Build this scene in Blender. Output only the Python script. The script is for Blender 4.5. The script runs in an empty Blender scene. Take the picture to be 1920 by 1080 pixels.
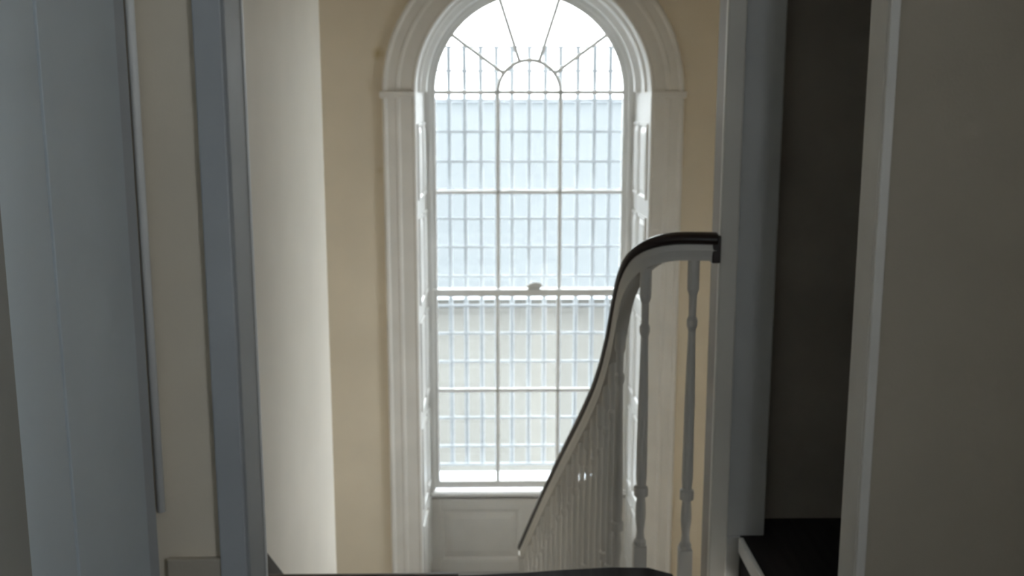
import bpy, bmesh, math
from mathutils import Vector, Matrix
PI = math.pi
S = bpy.context.scene
C = S.collection

# ------------------------------------------------------------ camera
ZC = 1.31
PITCH = math.radians(10.4); YAW = math.radians(0.986); F = 2000.0
cam_d = bpy.data.cameras.new('camera'); cam = bpy.data.objects.new('camera', cam_d); C.objects.link(cam)
cam.location = (0, 0, ZC)
cam.rotation_euler = (PI/2 - PITCH, 0, -YAW)
cam_d.sensor_width = 36; cam_d.lens = F/1920*36; cam_d.clip_start = .02; cam_d.clip_end = 300
cam_d.dof.use_dof = True; cam_d.dof.focus_distance = 1.25; cam_d.dof.aperture_fstop = 9
S.camera = cam
RM = cam.rotation_euler.to_matrix()
def at(px, py, Y):
    d = RM @ Vector(((px-960)/F, -(py-540)/F, -1))
    t = Y/d.y
    return Vector((d.x*t, Y, ZC+d.z*t))

# ------------------------------------------------------------ sky (plain overcast, brighter overhead)
SKY = 2.4
w = bpy.data.worlds.new('world'); S.world = w; w.use_nodes = True
nt = w.node_tree; nt.nodes.clear()
tc = nt.nodes.new('ShaderNodeTexCoord'); sp = nt.nodes.new('ShaderNodeSeparateXYZ')
mr = nt.nodes.new('ShaderNodeMapRange'); bg = nt.nodes.new('ShaderNodeBackground'); wo = nt.nodes.new('ShaderNodeOutputWorld')
mr.inputs['From Min'].default_value = 0; mr.inputs['From Max'].default_value = 1
mr.inputs['To Min'].default_value = 1.25*SKY; mr.inputs['To Max'].default_value = 3.4*SKY
nt.links.new(tc.outputs['Generated'], sp.inputs[0]); nt.links.new(sp.outputs['Z'], mr.inputs['Value'])
nt.links.new(mr.outputs[0], bg.inputs['Strength']); bg.inputs['Color'].default_value = (.93, .97, 1, 1)
nt.links.new(bg.outputs[0], wo.inputs[0])

def area(name, loc, rot, sx, sy, power=0, col=(1, 1, 1), portal=False):
    l = bpy.data.lights.new(name, 'AREA'); l.shape = 'RECTANGLE'; l.size = sx; l.size_y = sy
    l.energy = power; l.color = col
    o = bpy.data.objects.new(name, l); C.objects.link(o); o.location = loc; o.rotation_euler = rot
    if portal: l.cycles.is_portal = True
    return o
# sky portal in the outer mouth of the arched window, looking into the house
area('window_sky_portal', (.232, 7.32, .25), (-PI/2, 0, 0), 1.5, 3.5, portal=True)
area('added_side_window_portal', (1.70, 5.15, .15), (0, PI/2, 0), 1.9, .8, portal=True)  # portal for the added side window of the half-landing, out of view
# added area light at the unseen hall window behind the camera (right hall wall)
area('added_hall_window_light', (1.64, -.85, 1.45), (0, PI/2, 0), 1.5, 1.0, 7.6, (.86, .94, 1))

S.cycles.max_bounces = 14; S.cycles.diffuse_bounces = 8; S.cycles.transparent_max_bounces = 12
S.view_settings.view_transform = 'Standard'; S.view_settings.look = 'None'
S.view_settings.gamma = 1; S.view_settings.use_curve_mapping = False
S.view_settings.exposure = 1.9

# ------------------------------------------------------------ materials
def paint(name, col, rough=.55, var=.06, scale=3., bump=.08, bscale=60., spec=.4, stains=None, stain_col=None, metal=0):
    m = bpy.data.materials.new(name); m.use_nodes = True; n = m.node_tree; L = n.links
    b = n.nodes['Principled BSDF']; b.inputs['Roughness'].default_value = rough
    b.inputs['Specular IOR Level'].default_value = spec; b.inputs['Metallic'].default_value = metal
    t = n.nodes.new('ShaderNodeTexCoord')
    geo = n.nodes.new('ShaderNodeNewGeometry')
    no = n.nodes.new('ShaderNodeTexNoise'); no.inputs['Scale'].default_value = scale; no.inputs['Detail'].default_value = 6
    L.new(geo.outputs['Position'], no.inputs['Vector'])
    cr = n.nodes.new('ShaderNodeValToRGB')
    cr.color_ramp.elements[0].position = .3; cr.color_ramp.elements[1].position = .7
    cr.color_ramp.elements[0].color = tuple(c*(1-var) for c in col)+(1,)
    cr.color_ramp.elements[1].color = tuple(min(1, c*(1+var)) for c in col)+(1,)
    L.new(no.outputs['Fac'], cr.inputs[0]); out = cr.outputs[0]
    for s in (stains or []):
        d = n.nodes.new('ShaderNodeVectorMath'); d.operation = 'DISTANCE'; d.inputs[1].default_value = s[0]; L.new(geo.outputs['Position'], d.inputs[0])
        wv = n.nodes.new('ShaderNodeTexNoise'); wv.inputs['Scale'].default_value = 14; L.new(geo.outputs['Position'], wv.inputs['Vector'])
        ad = n.nodes.new('ShaderNodeMath'); ad.operation = 'MULTIPLY_ADD'; ad.inputs[1].default_value = s[1]*.9
        L.new(wv.outputs['Fac'], ad.inputs[0]); L.new(d.outputs['Value'], ad.inputs[2])
        r = n.nodes.new('ShaderNodeMapRange'); r.inputs['From Min'].default_value = s[1]*.5; r.inputs['From Max'].default_value = s[1]*1.5
        r.inputs['To Min'].default_value = s[2]; r.inputs['To Max'].default_value = 0
        L.new(ad.outputs[0], r.inputs['Value'])
        mx = n.nodes.new('ShaderNodeMix'); mx.data_type = 'RGBA'; mx.inputs[7].default_value = tuple(stain_col)+(1,)
        L.new(r.outputs[0], mx.inputs[0]); L.new(out, mx.inputs[6]); out = mx.outputs[2]
    L.new(out, b.inputs['Base Color'])
    n2 = n.nodes.new('ShaderNodeTexNoise'); n2.inputs['Scale'].default_value = bscale; n2.inputs['Detail'].default_value = 4
    L.new(geo.outputs['Position'], n2.inputs['Vector'])
    bp = n.nodes.new('ShaderNodeBump'); bp.inputs['Strength'].default_value = bump; bp.inputs['Distance'].default_value = .003
    L.new(n2.outputs['Fac'], bp.inputs['Height']); L.new(bp.outputs[0], b.inputs['Normal'])
    return m
def wood(name, col, rough=.4, axis=0, spec=.4):
    m = paint(name, col, rough, .3, 2, .1, 40, spec)
    n = m.node_tree; no = n.nodes['Noise Texture']
    mp = n.nodes.new('ShaderNodeMapping'); sc = [22, 22, 22]; sc[axis] = 1.2; mp.inputs['Scale'].default_value = sc
    geo = n.nodes['Geometry']; n.links.new(geo.outputs['Position'], mp.inputs[0]); n.links.new(mp.outputs[0], no.inputs['Vector'])
    return m
sp1 = at(708, 100, 6.3); sp2 = at(712, 320, 6.3)
CREAM = (.79, .71, .585)
M = {}
M['cream'] = paint('cream_wall_paint', CREAM, .7, .05, 2.2, .15, 90, .25,
                   [(sp1, .045, .65), (sp2, .03, .35)], (.50, .38, .14))
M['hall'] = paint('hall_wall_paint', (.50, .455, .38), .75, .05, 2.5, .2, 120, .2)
M['white'] = paint('white_gloss_paint', (.86, .86, .85), .42, .04, 4, .06, 50, .45)
M['trim'] = paint('old_trim_paint', (.80, .785, .76), .45, .05, 4, .06, 50, .45)
M['bluegrey'] = paint('blue_grey_paint', (.57, .63, .67), .5, .05, 3, .08, 70, .4)
M['casing'] = paint('grey_casing_paint', (.46, .49, .52), .5, .05, 3, .08, 70, .4)
M['post'] = paint('post_paint', (.47, .48, .48), .5, .06, 3, .08, 70, .4)
M['dark'] = paint('shaded_recess_paint', (.34, .31, .275), .6, .15, 3, .15, 40, .25)  # recess only: the dim passage's shade is put into this colour
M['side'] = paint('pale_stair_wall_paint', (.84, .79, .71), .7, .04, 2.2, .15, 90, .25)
M['hall_shaded'] = paint('shaded_hall_wall_paint', (.27, .26, .235), .7, .06, 2.2, .15, 90, .25)  # darker version of the hall paint, shade mixed into the colour
M['postlight'] = paint('paler_post_board_paint', (.66, .64, .59), .5, .06, 3, .08, 70, .4)  # one even tone, paler than the post core
M['skirt'] = paint('dark_skirting_paint', (.085, .075, .068), .6, .15, 3, .15, 40, .2)
M['balpaint'] = paint('balustrade_paint', (.56, .545, .515), .5, .06, 3, .08, 70, .4)
M['jamb'] = paint('shaded_jamb_paint', (.37, .385, .395), .6, .05, 3, .08, 70, .3)  # darker version of the casing paint; the jamb's shading is in the colour
M['rail'] = wood('dark_mahogany', (.022, .013, .011), .35)
M['floor'] = wood('dark_floorboards', (.030, .026, .026), .8, 1, .15)
M['ceil'] = paint('ceiling_paint', (.72, .70, .66), .8, .03)
M['stairw'] = wood('worn_tread_wood', (.10, .07, .05), .5, 0)
M['carpetland'] = wood('landing_boards', (.50, .50, .50), .35, 0)
M['brass'] = paint('painted_latch_metal', (.72, .72, .70), .4, .05)
M['metal'] = paint('pale_grille_paint', (.32, .34, .36), .8, .05, spec=.0)
M['stone'] = paint('pale_stone', (.30, .33, .36), .7, .06, 6, .2)
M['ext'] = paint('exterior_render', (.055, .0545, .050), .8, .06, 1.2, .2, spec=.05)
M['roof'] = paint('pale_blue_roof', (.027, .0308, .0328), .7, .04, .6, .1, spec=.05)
M['ground'] = paint('yard_paving', (.42, .42, .40), .9, .1, 1)
def glass():
    m = bpy.data.materials.new('dusty_window_glass'); m.use_nodes = True; n = m.node_tree; n.nodes.clear(); L = n.links
    o = n.nodes.new('ShaderNodeOutputMaterial'); tr = n.nodes.new('ShaderNodeBsdfTransparent'); gl = n.nodes.new('ShaderNodeBsdfGlossy')
    gl.inputs['Roughness'].default_value = .03; tl = n.nodes.new('ShaderNodeBsdfTranslucent'); tl.inputs[0].default_value = (.95, .97, 1, 1)
    tr.inputs[0].default_value = (.97, .985, .98, 1)
    fr = n.nodes.new('ShaderNodeFresnel'); fr.inputs[0].default_value = 1.45
    no = n.nodes.new('ShaderNodeTexNoise'); no.inputs['Scale'].default_value = 7
    mr = n.nodes.new('ShaderNodeMapRange'); mr.inputs['To Min'].default_value = .01; mr.inputs['To Max'].default_value = .03
    L.new(no.outputs['Fac'], mr.inputs['Value'])
    a = n.nodes.new('ShaderNodeMixShader'); b = n.nodes.new('ShaderNodeMixShader')
    L.new(mr.outputs[0], a.inputs[0]); L.new(tr.outputs[0], a.inputs[1]); L.new(tl.outputs[0], a.inputs[2])
    L.new(fr.outputs[0], b.inputs[0]); L.new(a.outputs[0], b.inputs[1]); L.new(gl.outputs[0], b.inputs[2])
    L.new(b.outputs[0], o.inputs[0]); return m
M['glass'] = glass()

# ------------------------------------------------------------ helpers
def link(name, bm, mat, parent=None, smooth=False, bevel=0, seg=2):
    bmesh.ops.recalc_face_normals(bm, faces=bm.faces)
    me = bpy.data.meshes.new(name); bm.to_mesh(me); bm.free()
    me.materials.append(M[mat] if isinstance(mat, str) else mat)
    o = bpy.data.objects.new(name, me); C.objects.link(o)
    if parent: o.parent = parent
    if smooth:
        for p in me.polygons: p.use_smooth = True
    if bevel:
        b = o.modifiers.new('bevel', 'BEVEL'); b.width = bevel; b.segments = seg; b.limit_method = 'ANGLE'; b.angle_limit = math.radians(40)
    return o
def tag(o, label, cat, group=None, kind=None):
    o['label'] = label; o['category'] = cat
    if group: o['group'] = group
    if kind: o['kind'] = kind
    return o
def empty(name, label, cat, loc=(0, 0, 0), kind=None, group=None):
    o = bpy.data.objects.new(name, None); C.objects.link(o); o.location = (0, 0, 0); o.empty_display_size = .1
    return tag(o, label, cat, group, kind)
def box(bm, x0, x1, y0, y1, z0, z1):
    v = [bm.verts.new(p) for p in ((x0,y0,z0),(x1,y0,z0),(x1,y1,z0),(x0,y1,z0),(x0,y0,z1),(x1,y0,z1),(x1,y1,z1),(x0,y1,z1))]
    for f in ((0,3,2,1),(4,5,6,7),(0,1,5,4),(1,2,6,5),(2,3,7,6),(3,0,4,7)): bm.faces.new([v[i] for i in f])
def B(*b):
    bm = bmesh.new()
    for a in b: box(bm, *a)
    return bm
def prism(bm, pts, fn):          # pts 2-D outline, fn(p, 0|1) -> 3-D
    a = [bm.verts.new(fn(p, 0)) for p in pts]; b = [bm.verts.new(fn(p, 1)) for p in pts]; n = len(pts)
    bm.faces.new(a[::-1]); bm.faces.new(b)
    for i in range(n): bm.faces.new((a[i], a[(i+1) % n], b[(i+1) % n], b[i]))
def loft(bm, rings, closed_ends=True):
    R = [[bm.verts.new(p) for p in r] for r in rings]; n = len(rings[0])
    for i in range(len(R)-1):
        for j in range(n): bm.faces.new((R[i][j], R[i][(j+1) % n], R[i+1][(j+1) % n], R[i+1][j]))
    if closed_ends: bm.faces.new(R[0][::-1]); bm.faces.new(R[-1])

# ------------------------------------------------------------ window geometry numbers
WX = .232; SPR = 1.31                # centre and springing height of the arch
D1, D2 = 6.30, 7.00                  # room face of the wall, sash plane
RF, RB = .685, .668                  # half-width of the reveal: room side, sash side
RG = .606                            # half-width of the glass
LAND = -1.94                         # half-landing level
YE = 2.76                            # edge of the upper landing
RISE, GO, NT = .194, .25, 10
XW = -.72; XL, XR = -1.75, 1.5                   # stairwell side walls

def arch_wall(name, y0, y1, half0, half1, zb, x0, x1, z0, z1, n=32):
    """wall slab with a round-headed opening (zb = bottom of opening)"""
    bm = bmesh.new()
    def q(*p): bm.faces.new([bm.verts.new(v) for v in p])
    for (y, h) in ((y0, half0), (y1, half1)):
        a, b = WX-h, WX+h
        q((x0, y, z0), (a, y, z0), (a, y, z1), (x0, y, z1))
        q((b, y, z0), (x1, y, z0), (x1, y, z1), (b, y, z1))
        if zb > z0: q((a, y, z0), (b, y, z0), (b, y, zb), (a, y, zb))
        for i in range(n):
            t0, t1 = PI-PI*i/n, PI-PI*(i+1)/n
            p0 = (WX+h*math.cos(t0), SPR+h*math.sin(t0)); p1 = (WX+h*math.cos(t1), SPR+h*math.sin(t1))
            q((p0[0], y, p0[1]), (p1[0], y, p1[1]), (p1[0], y, z1), (p0[0], y, z1))
    pr = lambda h: [(WX-h, zb)] + [(WX+h*math.cos(PI-PI*i/n), SPR+h*math.sin(PI-PI*i/n)) for i in range(n+1)] + [(WX+h, zb)]
    A, Bp = pr(half0), pr(half1)
    for i in range(len(A)):
        j = (i+1) % len(A)
        q((A[i][0], y0, A[i][1]), (A[j][0], y0, A[j][1]), (Bp[j][0], y1, Bp[j][1]), (Bp[i][0], y1, Bp[i][1]))
    for (xa, za, xb, zb2) in ((x0, z0, x1, z0), (x1, z0, x1, z1), (x1, z1, x0, z1), (x0, z1, x0, z0)):
        q((xa, y0, za), (xb, y0, zb2), (xb, y1, zb2), (xa, y1, za))
    bmesh.ops.remove_doubles(bm, verts=bm.verts, dist=1e-5)
    return bm
def st(name, bm, mat, label, cat, **k):
    return tag(link(name, bm, mat, **k), label, cat, kind='structure')

# ------------------------------------------------------------ the stairwell shell
CEIL = 3.1
st('wall_back', arch_wall('w', D1, D2+.02, RF+.004, RF+.004, LAND-.17, XL-.15, XR+.15, -4.0, CEIL), 'cream',
   'cream stairwell end wall with the tall round-headed window in it', 'wall')
st('wall_outer', arch_wall('w', D2+.021, 7.22, RB-.02, RB-.02, -1.345, XL-.15, XR+.15, -4.0, CEIL), 'stone',
   'outer masonry leaf around the outside of the arched window', 'wall')
bm = B((XL-.1, XW, 2.625, 4.57, -4, CEIL)); st('wall_left', bm, 'side', 'bright cream side wall of the stairs, lit by the window', 'wall', bevel=.012)
st('wall_landing_left', B((XL-.15, XL, 4.56, D1, -4, CEIL)), 'cream', 'far left side wall of the half-landing, hidden round the corner', 'wall')
bm = B((XR, XR+.15, 3.24, 4.88, -4, CEIL), (XR, XR+.15, 5.50, D1, -4, CEIL), (XR, XR+.15, 4.88, 5.50, -4, -.60), (XR, XR+.15, 4.88, 5.50, 0.85, CEIL)); st('wall_right', bm, 'cream', 'cream right-hand side wall of the stairwell, behind the grey post', 'wall')
bm = B((XW, XR+.15, 2.44, 2.56, -4, -.16)); st('wall_below_landing', bm, 'cream', 'cream stairwell wall under the edge of the upper floor', 'wall')
bm = B((XL, XR, 2.62, 6.3, CEIL, CEIL+.12)); st('ceiling', bm, 'ceil', 'off-white ceiling above the stairwell', 'ceiling')
bm = B((XL, XR, 2.56, 6.3, -4.1, -4.0)); st('floor_ground', bm, 'floor', 'dark floor at the foot of the stairwell', 'floor')

# half-landing and bay below the window
bm = B((XW, XR, YE+GO*(NT-1), D1, LAND-.16, LAND), (XL, XW, 4.57, D1, LAND-.16, LAND), (WX-RF, WX+RF, D1, 6.9, LAND-.16, LAND))
st('floor_half_landing', bm, 'carpetland', 'pale worn half-landing floor under the arched window', 'floor')

# upper floor with its cut-out for the stairs
def slab(outline, z0, z1):
    bm = bmesh.new(); prism(bm, outline, lambda p, k: (p[0], p[1], z1 if k else z0)); return bm
out = [(-.90, -3.4), (1.66, -3.4), (1.66, 3.20), (.74, 3.20), (.74, 2.60), (.50, 2.60), (.49, 2.75), (.43, 2.79), (.33, 2.795), (.22, 2.785), (.08, 2.765), (-.10, YE-.01), (XW, YE-.01), (XW, 2.625), (-1.0, 2.625), (-1.0, 2.47), (-.90, 2.47)]
st('floor', slab(out, -.16, 0), 'floor', 'very dark boarded upper floor, its edge just showing at the bottom of the photo', 'floor')
# light painted nosing on the return edge
bm = B((.727, .742, 2.60, 2.985, -.045, .004)); st('trim_1', bm, 'white', 'pale painted edge strip of the dark floor beside the grey post', 'trim', bevel=.004)
bm = B((XW, -.1, YE-.01, YE+.008, -.035, .002)); st('trim_2', bm, 'stairw', 'brown wooden nosing along the upper landing edge', 'trim', bevel=.005)

# ------------------------------------------------------------ window architrave, reveal lining
def arc_sweep(bm, prof, a0=PI, a1=0, n=48):
    rings = []
    for i in range(n+1):
        t = a0+(a1-a0)*i/n
        rings.append([(WX+r*math.cos(t), y, SPR+r*math.sin(t)) for r, y in prof])
    loft(bm, rings)
def jamb(bm, prof, side, z0, z1):
    loft(bm, [[(WX+side*r, y, z) for r, y in prof] for z in (z0, z1)])
# moulded profile: (distance from arch centre, y)
y = D1
arch_prof = [(RF, y+.0), (RF, y-.016), (RF+.010, y-.020), (RF+.020, y-.016), (RF+.085, y-.016), (RF+.095, y-.022), (RF+.108, y-.024), (RF+.116, y-.021),
             (RF+.160, y-.021), (RF+.170, y-.030), (RF+.182, y-.032), (RF+.192, y-.024), (RF+.192, y+.0)]
arc = empty('window_architrave', 'grey-white moulded surround with a round arch framing the tall window', 'window surround', kind='structure')
arc.name = 'trim_3'
bm = bmesh.new(); arc_sweep(bm, arch_prof); link('archivolt', bm, 'trim', arc)
for s in (-1, 1):
    bm = bmesh.new(); jamb(bm, arch_prof, s, LAND, SPR-.035); link('pilaster', bm, 'trim', arc)
    bm = bmesh.new()
    x0, x1 = sorted((WX+s*(RF-.001), WX+s*(RF+.205)))
    box(bm, x0, x1, y-.040, y, SPR-.014, SPR+.006)
    box(bm, x0, x1, y-.034, y, SPR-.034, SPR-.014)
    link('impost', bm, 'trim', arc, bevel=.004)
    bm = B((min(WX+s*(RF-.001), WX+s*(RF+.198)), max(WX+s*(RF-.001), WX+s*(RF+.198)), y-.058, y, LAND, LAND+.20)); link('plinth_block', bm, 'trim', arc, bevel=.006)

# window_1: everything of the joinery inside the opening
win = empty('window_1', 'tall white round-headed sash window with a fan of glazing bars, bright daylight behind', 'window', kind='structure')
def lerp(a, b, t): return a+(b-a)*t
def rev_r(y): return lerp(RF, RB, (y-D1)/(D2-D1))
# reveal lining boards (left, right, arch)
for s in (-1, 1):
    bm = bmesh.new()
    loft(bm, [[(WX+s*RF, D1-.004, z), (WX+s*(RF+.003), D1-.004, z), (WX+s*(RF+.003), D2-.02, z), (WX+s*RB, D2-.02, z)] for z in (LAND, SPR)])
    ln = link('reveal_lining', bm, 'white', win)
    # folding-shutter panels: raised fields with bevelled margins, rails between
    zs = [1.18, .62, -.02, -.69, -1.33, LAND+.05]
    for i in range(5):
        zt, zb = zs[i]-.055, zs[i+1]+.055
        for (ya, yb) in ((D1+.06, D1+.33), (D1+.37, D2-.12)):
            m = .030
            fr = lambda yy, inn: WX+s*(rev_r(yy)-inn)
            bm = bmesh.new()
            o4 = [(ya, zb), (yb, zb), (yb, zt), (ya, zt)]
            r0 = [(fr(a, -.002), a, b) for a, b in o4]; r1 = [(fr(a, .012), a, b) for a, b in o4]
            sg = [(1, 1), (-1, 1), (-1, -1), (1, -1)]
            r2 = [(fr(a+p*.012, .012), a+p*.012, b+q*.012) for (a, b), (p, q) in zip(o4, sg)]
            r3 = [(fr(a+p*.022, .001), a+p*.022, b+q*.022) for (a, b), (p, q) in zip(o4, sg)]
            r4 = [(fr(a+p*(.022+m), .010), a+p*(.022+m), b+q*(.022+m)) for (a, b), (p, q) in zip(o4, sg)]
            loft(bm, [r0, r1, r2, r3, r4]); link('shutter_panel', bm, 'white', ln)
bm = bmesh.new()
arc_sweep(bm, [(RF, D1-.004), (RF-.006, D1+.02), (RF-.006, D1+.10), (RF-.022, D1+.115), (RF-.022, D1+.15), (RF-.004, D1+.17), (lerp(RF, RB, .5), D1+.36),
               (RB-.022, D1+.40), (RB-.024, D1+.45), (RB-.006, D1+.47), (RB, D2-.02), (RF+.003, D2-.02), (RF+.003, D1-.004)])
link('arch_soffit', bm, 'white', win)

# fixed frame (box frame) around both sashes
def frame_prof(r0, r1, ya, yb): return [(r0, ya), (r1, ya), (r1, yb), (r0, yb)]
zsill = -1.37
bm = bmesh.new()
fp = [(RB-.024, D2-.11), (RB+.016, D2-.11), (RB+.016, D2+.02), (RB-.024, D2+.02)]
fp_all = fp
arc_sweep(bm, fp); 
for s in (-1, 1): jamb(bm, fp, s, LAND, SPR)
link('box_frame', bm, 'white', win)
# parting beads
bm = bmesh.new(); bead = [(RB-.036, D2-.115), (RB-.020, D2-.115), (RB-.020, D2-.098), (RB-.036, D2-.098)]
arc_sweep(bm, bead)
for s in (-1, 1): jamb(bm, bead, s, zsill+.02, SPR)
link('staff_bead', bm, 'white', win)

YU, YL = D2, D2-.045               # glass planes: upper sash outside, lower sash inside
ZR = [SPR, .666, .007, -.667, -1.335]
PX = [WX-RG, WX-.203, WX+.203, WX+RG]
BW = .013                          # half width of a glazing bar
def bar(name, parent, p, q, yc, hw=BW, dep=.017, mat='white'):
    p = Vector((p[0], yc, p[1])); q = Vector((q[0], yc, q[1])); t = (q-p).normalized(); sd = Vector((t.z, 0, -t.x))
    bm = bmesh.new(); rings = []
    for c in (p, q):
        rings.append([c+sd*a+Vector((0, b, 0)) for a, b in ((-hw, .008), (-hw, 0), (-hw*.45, -dep), (hw*.45, -dep), (hw, 0), (hw, .008))])
    loft(bm, rings); return link(name, bm, mat, parent)
def pane(parent, pts, yc):
    bm = bmesh.new(); prism(bm, pts, lambda p, k: (p[0], yc-.0015+.003*k, p[1])); return link('pane', bm, 'glass', parent)

up = link('upper_sash', bmesh.new(), 'white', win)
bm = bmesh.new(); us = [(RG, YU-.020), (RG+.006, YU-.026), (RB-.018, YU-.026), (RB-.018, YU+.018), (RG, YU+.018)]
arc_sweep(bm, us)
for s in (-1, 1): jamb(bm, us, s, -.028, SPR)
box(bm, WX-RB+.02, WX+RB-.02, YU-.024, YU+.018, -.028, .022)
me = bpy.data.meshes.new('upper_sash'); bmesh.ops.recalc_face_normals(bm, faces=bm.faces); bm.to_mesh(me); me.materials.append(M['white']); up.data = me; bm.free()
lo = link('lower_sash', B((WX-RB+.02, WX-RG, YL-.022, YL+.018, zsill+.02, .028), (WX+RG, WX+RB-.02, YL-.022, YL+.018, zsill+.02, .028),
                          (WX-RG, WX+RG, YL-.022, YL+.018, zsill+.02, -1.305), (WX-RG, WX+RG, YL-.022, YL+.018, -.020, .026)), 'white', win, bevel=.004)
# upper sash bars
RI = .203
for xi in (1, 2): bar('glazing_bar', up, (PX[xi], .02), (PX[xi], SPR), YU)
for z in (SPR, ZR[1]): bar('glazing_bar', up, (PX[0]-.005, z), (PX[3]+.005, z), YU)
bm = bmesh.new(); arc_sweep(bm, [(RI-BW, YU+.008), (RI-BW, YU), (RI-.006, YU-.017), (RI+.006, YU-.017), (RI+BW, YU), (RI+BW, YU+.008)], n=24)
link('fan_arch_bar', bm, 'white', up)
ang = [math.radians(a) for a in (36, 72, 108, 144)]
for a in ang: bar('fan_spoke', up, (WX+(RI+.005)*math.cos(a), SPR+(RI+.005)*math.sin(a)), (WX+(RG+.005)*math.cos(a), SPR+(RG+.005)*math.sin(a)), YU, hw=.013)
# upper panes
for i in range(3):
    for r in (0, 1):
        pane(up, [(PX[i], ZR[r+1]), (PX[i+1], ZR[r+1]), (PX[i+1], ZR[r]), (PX[i], ZR[r])], YU)
def arcpts(r, a, b, n=8): return [(WX+r*math.cos(a+(b-a)*i/n), SPR+r*math.sin(a+(b-a)*i/n)) for i in range(n+1)]
pane(up, arcpts(RI, 0, PI, 16), YU)
al = [0]+ang+[PI]
for a, b in zip(al[:-1], al[1:]): pane(up, arcpts(RI, a, b, 6)+arcpts(RG+.004, b, a, 10), YU)
# lower sash
for xi in (1, 2): bar('glazing_bar', lo, (PX[xi]-.006, -1.31), (PX[xi]-.006, -.015), YL)
bar('glazing_bar', lo, (PX[0]-.003, ZR[3]), (PX[3]+.003, ZR[3]), YL)
for i in range(3):
    for r in (2, 3):
        a = PX[i]-(.006 if i else 0); b = PX[i+1]-(.006 if i < 2 else 0)
        pane(lo, [(a, max(ZR[r+1], -1.31)), (b, max(ZR[r+1], -1.31)), (b, min(ZR[r], -.015)), (a, min(ZR[r], -.015))], YL)
# sash latch on the meeting rail
lt = link('sash_latch', B((WX-.005, WX+.075, YL-.018, YL+.014, .026, .034), (WX+.028, WX+.048, YL-.012, YL+.010, .034, .046)), 'brass', win, bevel=.002)
bm = bmesh.new(); prism(bm, [(-.03, .034), (.055, .034), (.075, .046), (.060, .066), (.02, .074), (-.018, .060), (-.04, .050)], lambda p, k: (WX+.02+p[0], YL-.008+.012*k, p[1]))
link('latch_lever', bm, 'brass', lt, bevel=.002)
# inner sill board
link('window_sill', B((WX-RB+.001, WX+RB-.001, 6.862, D2-.02, zsill-.022, zsill), (WX-RB+.001, WX+RB-.001, 6.875, 6.90, zsill-.04, zsill-.02)), 'white', win, bevel=.004)
# window back: panelling under the sill
bk = link('window_back', B((WX-RF, WX+RF, 6.895, 6.97, LAND, zsill-.02)), 'trim', win)
zt, zb_ = zsill-.022, LAND
link('stile', B((WX-RB, WX-.600, 6.875, 6.896, zb_, zt)), 'trim', bk, bevel=.003)
link('stile', B((WX+.600, WX+RB, 6.875, 6.896, zb_, zt)), 'trim', bk, bevel=.003)
link('stile', B((WX-.055, WX+.055, 6.875, 6.896, zb_+.08, zt-.09)), 'trim', bk, bevel=.003)
link('panel_rail', B((WX-.6, WX+.6, 6.875, 6.896, zt-.09, zt)), 'trim', bk, bevel=.003)
link('panel_rail', B((WX-.6, WX+.6, 6.875, 6.896, zb_, zb_+.08)), 'trim', bk, bevel=.003)
for (a, b) in ((WX-.6, WX-.055), (WX+.055, WX+.6)):
    bm = bmesh.new()
    def rr(i, yy): return [(a+i, yy, zb_+.08+i), (b-i, yy, zb_+.08+i), (b-i, yy, zt-.09-i), (a+i, yy, zt-.09-i)]
    loft(bm, [rr(0, 6.8965), rr(0, 6.878), rr(.012, 6.880), rr(.022, 6.894), rr(.030, 6.894), rr(.07, 6.884)])
    link('raised_panel', bm, 'trim', bk)

# outside: stone sill and iron grille
sl = bmesh.new(); prism(sl, [(D2+.02, -1.345), (7.32, -1.375), (7.32, -1.46), (D2+.02, -1.46)], lambda p, k: (WX-RB-.08+k*(2*RB+.16), p[0], p[1]))
st('outer_sill', sl, 'stone', 'pale stone outside sill below the arched window', 'sill').name = 'trim_4'
gr = empty('window_grille', 'pale iron security grille of upright bars and crossbars outside the arched window', 'grille')
YG = 7.12; RO = RB-.02
zb = at(960, 872, YG).z
vx = [at(x, 300, YG).x for x in (843, 872, 902, 931, 960, 992, 1022, 1050, 1082, 1113, 1142)]
zt = at(960, 88, YG).z
for x in vx:
    bm = bmesh.new(); r = .015
    top = min(zt, SPR+math.sqrt(max(0, (RO-.03)**2-(x-WX)**2)))
    loft(bm, [[(x+r*math.cos(k*PI/4), YG+.6*r*math.sin(k*PI/4), z) for k in range(8)] for z in (zb, top)]); link('upright_bar', bm, 'metal', gr)
for py in (88, 133, 188, 247, 303, 356, 410, 463, 518, 573, 625, 678, 731, 783, 836, 870):
    z = at(960, py, YG-.02).z
    hx = RO+.02 if z < SPR else math.sqrt(max(.01, (RO+.01)**2-(z-SPR)**2))
    link('crossbar', B((WX-hx, WX+hx, YG-.022, YG-.012, z-.008, z+.008)), 'metal', gr)

# neighbouring building and yard
nb = empty('neighbouring_building', 'low neighbouring building with pale blue roof and beige wall seen through the window', 'building')
e = at(960, 541, 15); rdg = at(960, 187, 21)
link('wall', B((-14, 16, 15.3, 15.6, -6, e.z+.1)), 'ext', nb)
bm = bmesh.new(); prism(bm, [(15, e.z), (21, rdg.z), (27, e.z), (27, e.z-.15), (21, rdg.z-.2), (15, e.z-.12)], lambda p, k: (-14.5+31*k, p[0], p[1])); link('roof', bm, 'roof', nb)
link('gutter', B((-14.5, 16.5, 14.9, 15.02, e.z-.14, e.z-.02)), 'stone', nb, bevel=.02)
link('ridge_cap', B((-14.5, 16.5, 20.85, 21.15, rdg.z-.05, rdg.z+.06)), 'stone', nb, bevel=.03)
link('string_course', B((-14, 16, 15.24, 15.3, at(960, 575, 15.3).z-.06, at(960, 575, 15.3).z)), 'ext', nb)
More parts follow.
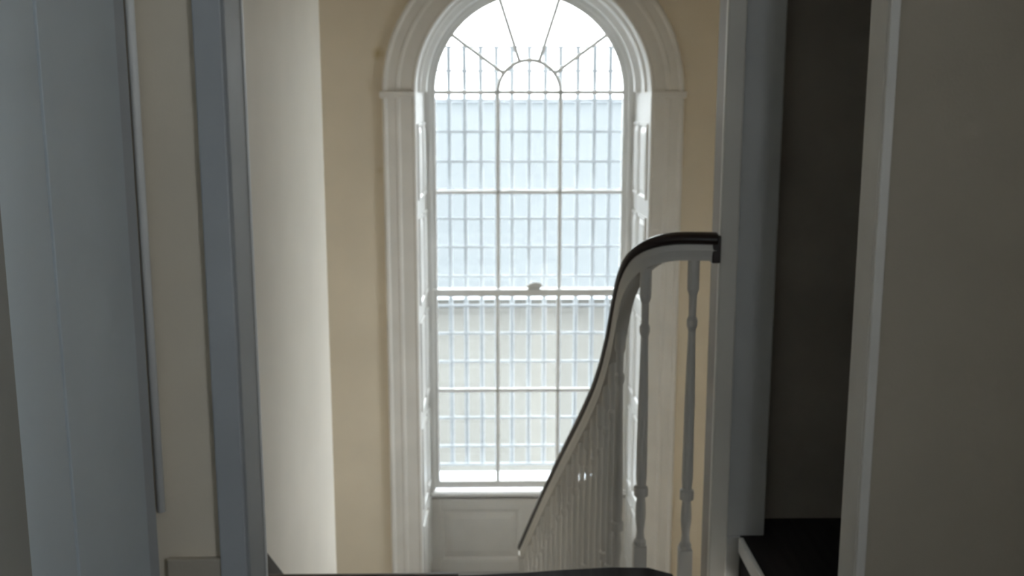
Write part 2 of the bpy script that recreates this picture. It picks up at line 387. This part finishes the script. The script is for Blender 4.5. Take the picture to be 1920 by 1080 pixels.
g = B((-40, 40, 7.22, 60, -6.2, -6)); tag(link('ground', g, 'ground'), 'paved yard outside below the window', 'ground', kind='structure')

# ------------------------------------------------------------ stairs and balustrade
# handrail path (centre line, top surface height)
raw = [at(1343, 448, 2.97), at(1300, 447, 2.97), at(1262, 448, 2.975)]
pts_px = [(1232, 454, 2.99), (1208, 466, 3.02), (1190, 485, 3.06), (1177, 515, 3.11), (1166, 560, 3.19), (1151, 640, 3.31), (1131, 710, 3.49), (1102, 776, 3.74),
          (1063, 852, 4.10), (1024, 932, 4.52), (982, 1026, 5.06)]
raw += [at(*p) for p in pts_px]
def catmull(P, n=6):
    out = []
    for i in range(len(P)-1):
        p0 = P[max(i-1, 0)]; p1 = P[i]; p2 = P[i+1]; p3 = P[min(i+2, len(P)-1)]
        for k in range(n):
            t = k/n
            out.append(.5*((2*p1)+(-p0+p2)*t+(2*p0-5*p1+4*p2-p3)*t*t+(-p0+3*p1-3*p2+p3)*t**3))
    out.append(P[-1]); return out
path = catmull(raw, 10)
def sweep_path(prof, P):
    bm = bmesh.new(); rings = []
    for i, p in enumerate(P):
        t = (P[min(i+1, len(P)-1)]-P[max(i-1, 0)]).normalized()
        sd = t.cross(Vector((0, 0, 1))).normalized(); u = sd.cross(t).normalized()
        rings.append([p+sd*a+u*b for a, b in prof])
    loft(bm, rings); return bm
bal = empty('stair_balustrade', 'white balustrade with dark handrail curving down beside the stairs in front of the window', 'balustrade')
cap = [(-.032, -.004), (-.030, .008), (-.018, .016), (0, .019), (.018, .016), (.030, .008), (.032, -.004), (.024, -.014), (-.024, -.014)]
hr = link('handrail', sweep_path(cap, path), 'rail', bal, smooth=True); hr['label'] = 'dark polished wooden handrail cap'
sub = [(-.023, -.0135), (.023, -.0135), (.025, -.030), (.021, -.048), (.020, -.060), (-.020, -.060), (-.021, -.048), (-.025, -.030)]
link('handrail_base', sweep_path(sub, path), 'balpaint', bal)
link('rail_end_plate', B((.612, .636, 2.945, 2.995, path[0].z-.066, path[0].z+.012)), 'rail', bal, bevel=.003)['label'] = 'dark end plate fixed to the post'
def rail_at(Y):
    for a, b in zip(path[:-1], path[1:]):
        if a.y <= Y <= b.y and b.y > a.y+1e-6:
            t = (Y-a.y)/(b.y-a.y); return a.lerp(b, t)
    return path[-1]
def tread_z(Y):
    k = int(math.floor((Y-YE)/GO))+1
    return -RISE*max(1, min(NT, k))
def baluster(x, y, z0, z1):
    H = z1-z0; bm = bmesh.new(); s = .019
    hb = min(.17, H*.2)
    box(bm, x-s, x+s, y-s, y+s, z0, z0+hb)
    prof = [(hb, .017), (hb+.012, .019), (hb+.022, .013), (hb+.045, .011), (hb+.09, .016), (hb+.13, .0145), (hb+.15, .012), (hb+.156, .021), (hb+.182, .021), (hb+.188, .014),
            (hb+.22, .0165), (H*.62, .0145), (H*.80, .0105), (H*.815, .0155), (H*.83, .0155), (H*.84, .0105), (H*.90, .0115), (H*.915, .017), (H, .017)]
    n = 12
    loft(bm, [[(x+r*math.cos(2*PI*k/n), y+r*math.sin(2*PI*k/n), z0+h) for k in range(n)] for h, r in prof])
    return link('baluster', bm, 'balpaint', bal)
b1 = at(1301, 500, 2.97); b2 = at(1211, 520, 3.0)
baluster(b1.x, 2.97, -RISE, path[0].z-.055)
baluster(b2.x, 3.0, -RISE, at(1211, 515, 3.0).z+.02)
Y = 3.20
while Y < 5.04:
    r = rail_at(Y); zt = r.z-.060
    baluster(r.x, Y, tread_z(Y), zt); Y += .104
r = path[-1]
bm = B((r.x-.026, r.x+.026, 5.055, 5.107, LAND, r.z-.04)); link('newel', bm, 'balpaint', bal, bevel=.004)

stp = empty('staircase', 'wooden staircase going down from the upper floor to the half-landing', 'stairs', kind='structure')
def railx(Y): return rail_at(max(3.2, min(5.05, Y))).x if Y > 3.15 else .62
for k in range(1, NT):
    ya, yb = YE+GO*(k-1), YE+GO*k; z = -RISE*k
    xa = .735 if k == 1 else railx(ya)+.035; xb = .735 if k == 1 else railx(yb)+.035
    y0 = ya-.0
    if k == 1:
        bm = slab([(XW, y0+.02), (-.1, y0+.02), (.5, y0+.066), (.51, 2.61), (.735, 2.61), (.735, 2.96), (.6, yb+.02), (XW, yb+.02)], z-.035, z)
    else:
        bm = slab([(XW, y0), (xa, y0), (xb, yb+.02), (XW, yb+.02)], z-.035, z)
    link('tread', bm, 'stairw', stp, bevel=.006)
    bm = B((XW, min(xb, railx(yb)+.03), yb-.012, yb, z-RISE, z-.034)); link('riser', bm, 'trim', stp)
bm = B((XW, .49, YE-.012, YE+.004, -RISE, -.16)); link('riser', bm, 'trim', stp)
# outer cut string
bm = bmesh.new()
N = 24
rings = []
for i in range(N+1):
    yy = lerp(YE+GO, YE+GO*(NT-1), i/N); zz = -RISE*(1+(yy-YE-GO)/GO)
    x = railx(max(yy, 3.2))+.03
    rings.append([(x-.03, yy, zz-RISE-.035), (x, yy, zz-RISE-.035), (x, yy, zz-RISE-.30), (x-.03, yy, zz-RISE-.30)])
loft(bm, rings); link('outer_string', bm, 'trim', stp)
ws_pts = [at(497, 1030, 3.07), at(520, 1075, 3.24)]
sl_ = .85; ty = 3.15; tz = at(509, 1053, ty).z
bm = bmesh.new(); a, b = YE+.02, 4.57
prism(bm, [(a, min(.16, tz+sl_*(ty-a))), (a, -.25), (b, -RISE*(1+(b-YE)/GO)-.1), (b, tz-(RISE/GO)*(b-ty))], lambda p, k: (XW+.001+.022*k, p[0], p[1]))
o = link('wall_string', bm, 'skirt', stp, bevel=.003); o['label'] = 'dark brown skirting board sloping down along the bright wall'
# second flight, coming back below
st2 = empty('lower_staircase', 'lower flight of the staircase turning back below the upper floor', 'stairs', kind='structure')
for k in range(1, 10):
    yb = YE+GO*(NT-1)-GO*(k-1); z = LAND-RISE*k
    link('tread', B((.42, XR, yb-GO-.02, yb, z-.035, z)), 'stairw', st2, bevel=.006)
    link('riser', B((.42, XR, yb-GO, yb-GO+.012, z-RISE, z-.034)), 'trim', st2)
# skirting of the back wall / landing
for n_, (a, b) in enumerate(((XL, WX-RF-.198), (WX+RF+.198, XR))):
    st('baseboard_back' if n_ == 0 else 'baseboard_back_right', B((a, b, D1-.018, D1, LAND, LAND+.17)), 'trim',
       ('grey-white skirting board left of the window surround' if n_ == 0 else 'grey-white skirting board right of the window surround'), 'baseboard', bevel=.004)

WA, WB = -1.4, -.30      # extent of the added hall window
# ------------------------------------------------------------ hall side: cross wall, casings, post, passage
HC = 2.62
st('wall_cross_left', B((-1.15, -.655, 2.47, 2.60, 0, HC), (-.655, .93, 2.47, 2.60, 2.15, HC), (XL-.15, 1.66, 2.50, 2.62, HC, CEIL+.1)), 'cream', 'narrow strip of hall wall, its stronger light put in as paler paint, between the grey-blue door and its neighbouring casing', 'wall')  # paler than the right cross wall: stronger light painted in
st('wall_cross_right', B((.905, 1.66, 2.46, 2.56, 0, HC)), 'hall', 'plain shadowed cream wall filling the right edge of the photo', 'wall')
# left casing: flat board, jamb lining, thin white bead for the lit edge
cs = empty('trim_5', 'grey-blue door casing at the left side of the stairwell opening', 'casing', kind='structure')
link('casing_board', B((-.668, -.604, 2.444, 2.47, 0, 2.2)), 'casing', cs, bevel=.004)
link('jamb_lining', B((-.656, -.598, 2.455, 2.625, 0, 2.15)), 'jamb', cs, bevel=.003)
link('highlight_bead', B((-.604, -.594, 2.618, 2.628, 0, 2.15)), 'white', cs, bevel=.003)  # white strip painted in as the lit edge of the jamb
link('head_board', B((-.668, .93, 2.444, 2.62, 2.15, 2.24)), 'casing', cs, bevel=.003)
st('baseboard_left', B((-.80, -.668, 2.45, 2.47, 0, .19)), 'hall', 'short grey skirting board at the foot of the narrow cream wall strip', 'baseboard', bevel=.004)
# right casing
rc = empty('trim_6', 'pale grey upright trim between the dark recess and the right-hand wall', 'casing', kind='structure')
link('casing_board', B((.888, .912, 2.44, 2.462, 0, 2.15)), 'trim', rc, bevel=.004)
link('jamb_lining', B((.886, .906, 2.452, 2.565, 0, 2.15)), 'trim', rc, bevel=.003)
# grey post at the stairwell edge
po = empty('trim_7', 'dark grey square post where the handrail ends, beside the dark recess', 'post', kind='structure')
link('post_core', B((.669, .808, 3.0, 3.13, 0, CEIL), (.669, .738, 3.0, 3.13, -1.9, 0)), 'post', po, bevel=.004)
link('post_board', B((.641, .694, 2.985, 3.01, -1.9, 2.6)), 'postlight', po, bevel=.005)
link('post_bead', B((.646, .668, 3.01, 3.022, -1.9, 2.6)), 'white', po, bevel=.003)
# dark recess wall + side
st('wall_recess', B((.672, 1.66, 3.135, 3.25, -4, CEIL)), 'dark', 'recess wall between the grey post and pale trim, shade painted into its colour', 'wall')
st('wall_recess_side', B((1.55, 1.66, 2.56, 3.135, 0, HC)), 'dark', 'side of the recess behind the right-hand wall, shade painted into its colour', 'wall')
# hall walls / ceiling (behind and around the camera)
st('wall_hall_left', B((-.90, -.76, -3.4, 1.652, 0, HC), (-1.15, -.87, 1.652, 2.47, 0, HC)), 'hall_shaded', 'cream hall wall at the extreme left edge, its shade painted in', 'wall')
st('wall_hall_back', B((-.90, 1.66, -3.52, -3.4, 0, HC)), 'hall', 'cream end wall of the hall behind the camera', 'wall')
wr = B((1.66, 1.78, -3.4, WA, 0, HC), (1.66, 1.78, WB, 3.25, 0, HC), (1.66, 1.78, WA, WB, 0, .65), (1.66, 1.78, WA, WB, 2.25, HC))
st('wall_hall_right', wr, 'hall', 'cream right wall of the hall with an added window behind the camera', 'wall')
st('ceiling_hall', B((-.90, 1.66, -3.4, 3.135, HC, HC+.1)), 'ceil', 'off-white ceiling of the upper hall', 'ceiling')
w2 = empty('added_window_2', 'added plain white sash window, unseen in the hall behind the camera', 'window', kind='structure')  # added to light the hall, never in view
link('window_frame', B((1.66, 1.75, WA, WA+.05, .65, 2.25), (1.66, 1.75, WB-.05, WB, .65, 2.25), (1.66, 1.75, WA+.05, WB-.05, .65, .71), (1.66, 1.75, WA+.05, WB-.05, 2.19, 2.25), (1.68, 1.73, WA+.05, WB-.05, 1.43, 1.47)), 'white', w2)
link('pane', B((1.70, 1.704, WA+.05, WB-.05, .71, 1.43)), 'glass', w2); link('pane', B((1.70, 1.704, WA+.05, WB-.05, 1.47, 2.19)), 'glass', w2)

w3 = empty('added_window_3', 'added unseen side window lighting the half-landing from the right, round the corner', 'window', kind='structure')  # added out of view to brighten the stairwell
link('window_frame', B((1.50, 1.60, 4.88, 4.93, -.60, 0.85), (1.50, 1.60, 5.45, 5.50, -.60, 0.85), (1.50, 1.60, 4.93, 5.45, -.60, -.54), (1.50, 1.60, 4.93, 5.45, .79, 0.85), (1.53, 1.58, 4.93, 5.45, .13, .17), (1.54, 1.57, 5.175, 5.205, -.54, .13), (1.54, 1.57, 5.175, 5.205, .17, .79)), 'white', w3)
for (a, b) in ((4.93, 5.175), (5.205, 5.45)):
    for (c, d) in ((-.54, .13), (.17, .79)): link('pane', B((1.554, 1.557, a, b, c, d)), 'glass', w3)
# grey-blue boarded door at left
dr = empty('door_1', 'grey-blue painted boarded door filling the left edge of the photo', 'door', kind='structure')
link('door_board', B((-.868, -.800, 1.654, 1.928, 0, 2.5)), 'bluegrey', dr, bevel=.0015)
link('door_board', B((-.868, -.800, 1.940, 2.335, 0, 2.5)), 'bluegrey', dr, bevel=.0015)
link('door_backing', B((-.869, -.835, 1.654, 2.46, 0, 2.5)), 'casing', dr)
link('door_casing', B((-.868, -.805, 2.345, 2.415, 0, 2.5)), 'casing', dr, bevel=.004)
bm = bmesh.new(); cx, cy, r = -.800, 2.436, .010
prism(bm, [(cx+r*math.cos(t*PI/8), cy+r*math.sin(t*PI/8)) for t in range(16)], lambda p, k: (p[0], p[1], .32+(2.5-.32)*k)); link('highlight_bead', bm, 'white', dr, smooth=True)  # bead in white, cut short: the edge highlight is painted on
